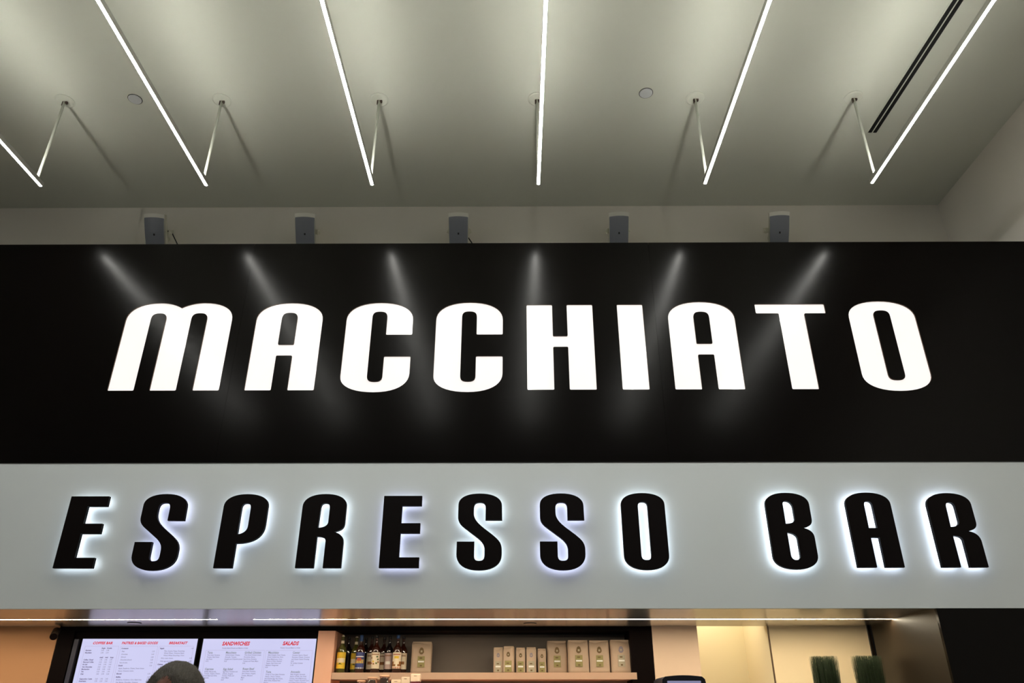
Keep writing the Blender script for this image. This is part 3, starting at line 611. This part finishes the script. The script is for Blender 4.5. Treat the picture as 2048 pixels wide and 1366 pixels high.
bag(.036, 1.400, .086, .203, .06, 'n', 'small coffee bag in the middle of the five small bags', 7)
bag(.133, 1.400, .092, .206, .06, 'blue', 'small coffee bag, fourth of the small ones, lilac emblem', 8)
bag(.231, 1.430, .078, .197, .055, 'n', 'shaded small coffee bag against the first large bag of the right group', 9)
bag(.372, 1.500, .186, .268, .11, 'n', 'shaded large coffee bag, first of the four large bags at the right', 10)
bag(.563, 1.430, .190, .268, .11, 'n', 'large coffee bag, second of the four large bags at the right, creased side', 11, 3)
bag(.756, 1.430, .186, .266, .11, 'n', 'large coffee bag, third of the four large bags at the right', 12, -2)
bag(.949, 1.420, .186, .270, .11, 'blue', 'large coffee bag with a lilac emblem at the right end of the shelf', 3, 2)

# ------------------------------------------------------------------ jars and cartons in front of the shelf edge
ZJ = 1.7005
def jar(x, y, r_, h, lab):
    r = root('glass_jar', (x, y, ZJ), lab, 'jar', 'glass jars below the shelf')
    finish_bm(lathe([(r_ * .95, 0), (r_, .01), (r_, h * .8), (r_ * .85, h * .88), (r_ * .85, h * .93), (0, h * .931)], 28), 'glass_body', M['clear'], r, True)
    finish_bm(lathe([(r_ * .92, .004), (r_ * .94, h * .55), (0, h * .551)], 20), 'contents', M['beans'], r)
    finish_bm(lathe([(r_ * .93, h * .932), (r_ * .95, h * .98), (r_ * .9, h), (0, h * 1.001)], 28), 'lid', M['wood_lid'], r, True)
jar(-1.250, 1.10, .046, .250, 'glass jar with a wooden lid, left of the two jars before the shelf edge')
jar(-1.150, 1.125, .048, .268, 'taller glass jar with a wooden lid, right of the two jars')
jar(-1.350, 1.13, .040, .225, 'short glass jar at the left of the jars below the shelf')
def carton(x0, x1, y, h, lab, low=None, nm='carton'):
    r = root(nm, ((x0 + x1) / 2, y, ZJ), lab, 'carton', 'small cartons before the shelf edge'); w = (x1 - x0) / 2
    z0 = 0
    if low: finish_bm(box(-w, w, -.035, .035, 0, low, .002), 'lower_half', M['maroon'], r); z0 = low + .0002
    finish_bm(box(-w, w, -.035, .035, z0, h, .003), 'upper_half' if low else 'carton_body', M['carton'], r)
    l = finish_bm(box(-w * .9, w * .9, -.025, .03, h, h + .003), 'lid', M['carton'], r)
    finish_bm(box(-w * .35, w * .25, -.0362, -.035, h - .016, h - .012), 'print', M['emblem'], r)
carton(-.990, -.915, 1.06, .247, 'pale carton left of the taller two-tone carton')
carton(-.910, -.828, 1.06, .270, 'two-tone carton, pale above and maroon below, right of the other cartons', .212)
carton(-1.085, -1.000, 1.12, .228, 'low beige carton between the jars and the pale cartons')

# ------------------------------------------------------------------ back counter, machine, grass
ct = root('back_counter', (1.9, 1.0, 0), 'low service counter along the wall under the grass and the machine', 'counter')
for i, x in enumerate((-1.6, -1.6 + .96, .32 - .0, 1.28)):
    pass
finish_bm(put(box(1.24, 3.18, .62, 1.29, 0, 1.06), ct.location), 'body', M['cab_black'], ct)
finish_bm(put(box(1.0, 3.184, .58, 1.294, 1.062, 1.10, .004), ct.location), 'worktop', M['counter'], ct)
mc = root('coffee_machine', (1.37, .92, 1.101), 'dark coffee machine with rounded top and lilac display, right of the shelf', 'coffee machine'); O = mc.location
bm = bmesh.new(); N = 12; X0, X1, Y0, Y1, Z1 = 1.186, 1.550, .72, 1.15, 1.944
prf = [(X0 + .004, 1.101), (X0, Z1 - .075), (X0 + .008, Z1 - .025), (X0 + .03, Z1 - .006)] + [(X0 + .03 + (X1 - X0 - .06) * i / 8, Z1 - .006 + .010 * math.sin(math.pi * i / 8)) for i in range(1, 8)] + [(X1 - .03, Z1 - .006), (X1 - .008, Z1 - .025), (X1, Z1 - .075), (X1 - .004, 1.101)]
a = [bm.verts.new((x, Y0, z)) for x, z in prf]; b = [bm.verts.new((x, Y1, z)) for x, z in prf]; n = len(prf)
for i in range(n): bm.faces.new((a[i], a[(i + 1) % n], b[(i + 1) % n], b[i]))
bm.faces.new(a); bm.faces.new(list(reversed(b))); bmesh.ops.recalc_face_normals(bm, faces=bm.faces)
finish_bm(put(bm, O), 'machine_body', M['machine'], mc)
finish_bm(put(box(X0 + .045, X1 - .045, Y0 - .006, Y0 - .001, Z1 - .26, Z1 - .038, .002), O), 'display', M['display'], mc)
finish_bm(put(box(X0 + .06, X1 - .06, Y0 - .012, Y0 - .001, 1.15, 1.5, .004), O), 'dispenser_bay', M['slot'], mc)
finish_bm(put(box(X0 + .05, X1 - .05, Y0 - .09, Y0 - .013, 1.12, 1.145, .003), O), 'drip_tray', M['alu'], mc)
finish_bm(put(box((X0 + X1) / 2 - .03, (X0 + X1) / 2 + .03, Y0 - .06, Y0 - .013, 1.42, 1.49, .006), O), 'spout', M['alu'], mc)
def grass(x0, x1, y, ztop, lab, seed):
    rnd = random.Random(seed); r = root('grass_planter', ((x0 + x1) / 2, y, 1.101), lab, 'planter', 'grass planters by the tan wall'); w = (x1 - x0) / 2
    bm = bmesh.new(); d = .055
    add_box(bm, -w, w, -d, d, 0, .26, .006); finish_bm(bm, 'pot', M['planter'], r)
    finish_bm(box(-w * .94, w * .94, -d * .9, d * .9, .261, .266), 'soil', M['beans'], r)
    bm = bmesh.new(); H_ = ztop - 1.101
    for i in range(2200):
        px = rnd.uniform(-w * .9, w * .9); py = rnd.uniform(-d * .85, d * .85); h = H_ - .266 - rnd.random() ** 2 * .06
        lx = rnd.gauss(0, .012) + px * .05; ly = rnd.gauss(0, .012); wd = rnd.uniform(.0014, .0026); an = rnd.uniform(0, math.pi); c, s = math.cos(an) * wd, math.sin(an) * wd
        L_ = []; N = 4
        for j in range(N + 1):
            t_ = j / N; k = 1 - t_ * .85; q = Vector((px + lx * t_ * t_, py + ly * t_ * t_, .262 + h * t_))
            L_.append((bm.verts.new(q + Vector((c * k, s * k, 0))), bm.verts.new(q - Vector((c * k, s * k, 0)))))
        for (p1, p2), (p3, p4) in zip(L_, L_[1:]): bm.faces.new((p1, p2, p4, p3))
    g = finish_bm(bm, 'grass_blades', M['blade'], r); g['kind'] = 'stuff'
grass(2.520, 2.722, .95, 2.112, 'planter of upright dark green grass, the left one of two', 1)
grass(2.885, 3.10, .95, 2.115, 'planter of upright dark green grass by the dark end wall, right one of two', 2)

# ------------------------------------------------------------------ customer seen from behind
PX, PY = -.912, -3.80
pe = root('person', (PX, PY, 0), 'person with short greying dark hair thinning at the crown, seen from behind, facing the menu', 'person')
def skin(name, chain, edges, m, parent, rootv=0, sub=2):
    me = bpy.data.meshes.new(name); me.from_pydata([c[:3] for c in chain], edges, []); me.materials.append(m)
    o = link(bpy.data.objects.new(name, me), parent); md = o.modifiers.new('skin', 'SKIN'); md.use_smooth_shade = True
    sv = me.skin_vertices[0].data
    for i, c in enumerate(chain):
        rr = c[3]; sv[i].radius = rr if isinstance(rr, tuple) else (rr, rr); sv[i].use_root = i == rootv
    s = o.modifiers.new('sub', 'SUBSURF'); s.levels = sub; s.render_levels = sub
    return o
V = []; E_ = []
def v(x, y, z, r, p=None):
    V.append((x, y, z, r)); i = len(V) - 1
    if p is not None: E_.append((p, i))
    return i
# whole body, faces +Y
pel = v(0, 0, .98, (.135, .10)); sp1 = v(0, .01, 1.12, (.125, .095), pel); sp2 = v(0, .01, 1.28, (.145, .105), sp1); ch_ = v(0, 0, 1.40, (.15, .10), sp2); nk = v(0, -.005, 1.50, (.06, .06), ch_); nk2 = v(0, .01, 1.58, (.055, .058), nk)
for s in (-1, 1):
    sh = v(s * .165, 0, 1.42, .054, ch_); el = v(s * .235, -.02, 1.14, .042, sh); wr = v(s * .245, .06, .90, .028, el); pm = v(s * .243, .078, .822, (.042, .024), wr)
    hp = v(s * .09, 0, .90, .09, pel); kn = v(s * .10, .015, .50, .058, hp); an = v(s * .105, -.02, .10, .040, kn); toe = v(s * .12, .13, .035, (.04, .028), an)
skin('body', V, E_, M['skin'], pe)
for s in (-1, 1):                                            # hands: five unequal, gently curled fingers each
    for k, (oy, L_, r_) in enumerate(((.027, .072, .0088), (.010, .080, .0092), (-.008, .074, .0088), (-.025, .058, .0078))):
        c = [(s * .243, .078 + oy, .835, r_ + .002), (s * .243, .080 + oy, .800, r_), (s * .236, .083 + oy, .800 - L_ * .5, r_ * .92), (s * .224, .086 + oy, .800 - L_ * .95, r_ * .8)]
        skin('finger', c, [(0, 1), (1, 2), (2, 3)], M['skin'], pe)
    skin('thumb', [(s * .240, .095, .872, .012), (s * .232, .122, .845, .0105), (s * .226, .132, .815, .0095), (s * .222, .134, .795, .008)], [(0, 1), (1, 2), (2, 3)], M['skin'], pe)
V = []; E_ = []
b0 = v(0, 0, .86, (.180, .140)); a0 = v(0, 0, .96, (.172, .132), b0); a1 = v(0, .01, 1.12, (.150, .115), a0); a2 = v(0, .01, 1.28, (.165, .12), a1); a3 = v(0, 0, 1.40, (.160, .116), a2); a4 = v(0, -.005, 1.49, (.080, .078), a3)
for s in (-1, 1):
    b1 = v(s * .165, 0, 1.425, .077, a3); b2_ = v(s * .222, -.015, 1.22, .062, b1); b3 = v(s * .236, -.018, 1.10, .058, b2_)
skin('shirt', V, E_, M['shirt'], pe)
V = []; E_ = []
a0 = v(0, 0, 1.02, (.140, .105)); a1 = v(0, 0, .92, (.150, .112), a0)
for s in (-1, 1):
    b1 = v(s * .09, 0, .84, .102, a1); b2_ = v(s * .10, .015, .50, .076, b1); b3 = v(s * .105, -.015, .05, .058, b2_)
skin('trousers', V, E_, M['trousers'], pe)
for s in (-1, 1): skin('shoe', [(s * .105, -.05, .045, (.042, .045)), (s * .11, .03, .045, (.046, .045)), (s * .12, .14, .036, (.045, .034)), (s * .125, .20, .032, (.034, .028))], [(0, 1), (1, 2), (2, 3)], M['shoe'], pe)
# head
HZ = 1.665
def head_mesh(grow, only_hair=False):
    bm = bmesh.new(); bmesh.ops.create_icosphere(bm, subdivisions=5, radius=1)
    for q in bm.verts:
        d = q.co.copy(); x, y, z = d
        wx = .076; wy = .098; wz = .112
        if z < 0: wx *= 1 - .16 * (-z); wy *= 1 - .12 * (-z)
        p = Vector((x * wx, y * wy - .004, z * wz))
        if z > .5: p.x *= 1 + .05 * (z - .5)
        if y > .6 and not only_hair:                         # face relief
            nx_ = math.exp(-((x / .16) ** 2)); p.y += .018 * nx_ * math.exp(-(((z + .22) / .20) ** 2))
            p.y += .006 * math.exp(-((x / .3) ** 2)) * math.exp(-(((z + .55) / .08) ** 2)) + .008 * math.exp(-((x / .25) ** 2)) * math.exp(-(((z + .88) / .12) ** 2))
            for e_ in (-.38, .38): p.y -= .008 * math.exp(-(((x - e_) / .16) ** 2)) * math.exp(-(((z - .02) / .12) ** 2))
        p += d * grow
        q.co = p + Vector((0, .0, HZ))
    return bm
hd = finish_bm(head_mesh(0), 'head', M['skin'], pe, True)
for s in (-1, 1):
    bm = bmesh.new(); bmesh.ops.create_uvsphere(bm, u_segments=16, v_segments=10, radius=1)
    for q in bm.verts: q.co = Vector((s * (.076 + .010 * q.co.x * s) + 0, -.006 + q.co.y * .018, HZ - .008 + q.co.z * .033))
    finish_bm(bm, 'ear', M['skin'], hd, True)
    bm = bmesh.new(); bmesh.ops.create_uvsphere(bm, u_segments=14, v_segments=10, radius=.012)
    for q in bm.verts: q.co += Vector((s * .030, .079, HZ + .004))
    finish_bm(bm, 'eye', M['eye'], hd, True)
bm = head_mesh(.006, True)
kill = [q for q in bm.verts if (q.co.y > .045 and q.co.z < HZ + .062) or q.co.z < HZ - .07 or (q.co.y > -.01 and q.co.z < HZ - .0)]
bmesh.ops.delete(bm, geom=kill, context='VERTS')
for q in bm.verts:
    q.co += (q.co - Vector((0, 0, HZ))).normalized() * noise.noise(q.co * 60) * .0022
hr = finish_bm(bm, 'hair', [M['hair'], M['scalp']], pe, True)
CR = Vector((.002, -.084, HZ + .056))                        # thinning patch on the crown
rnd = random.Random(4); bm = bmesh.new()
src = hr.data; cnt = 0
for f in src.polygons:
    c = f.center; 
    if (c - CR).length < .020: f.material_index = 1
    for k_ in range(3):
        if (c - CR).length < .016 and rnd.random() < .7: continue
        n_ = f.normal; flow = Vector((rnd.gauss(.25, .25), .75 + rnd.gauss(0, .25), -.15)); tdir = (flow - n_ * flow.dot(n_)).normalized()
        p = c + Vector((rnd.gauss(0, .002), rnd.gauss(0, .002), 0)); L_ = rnd.uniform(.006, .011); sd = n_.cross(tdir) * .00045
        q1 = p + tdir * L_ * .5 + n_ * rnd.uniform(.0003, .0010); q2 = p + tdir * L_ + n_ * rnd.uniform(-.0005, .0010)
        A = [bm.verts.new(p - sd), bm.verts.new(p + sd), bm.verts.new(q1 + sd * .8), bm.verts.new(q1 - sd * .8), bm.verts.new(q2)]
        bm.faces.new(A[:4]); bm.faces.new((A[3], A[2], A[4]))
st = finish_bm(bm, 'hair_strands', M['hair'], hr); st['kind'] = 'stuff'
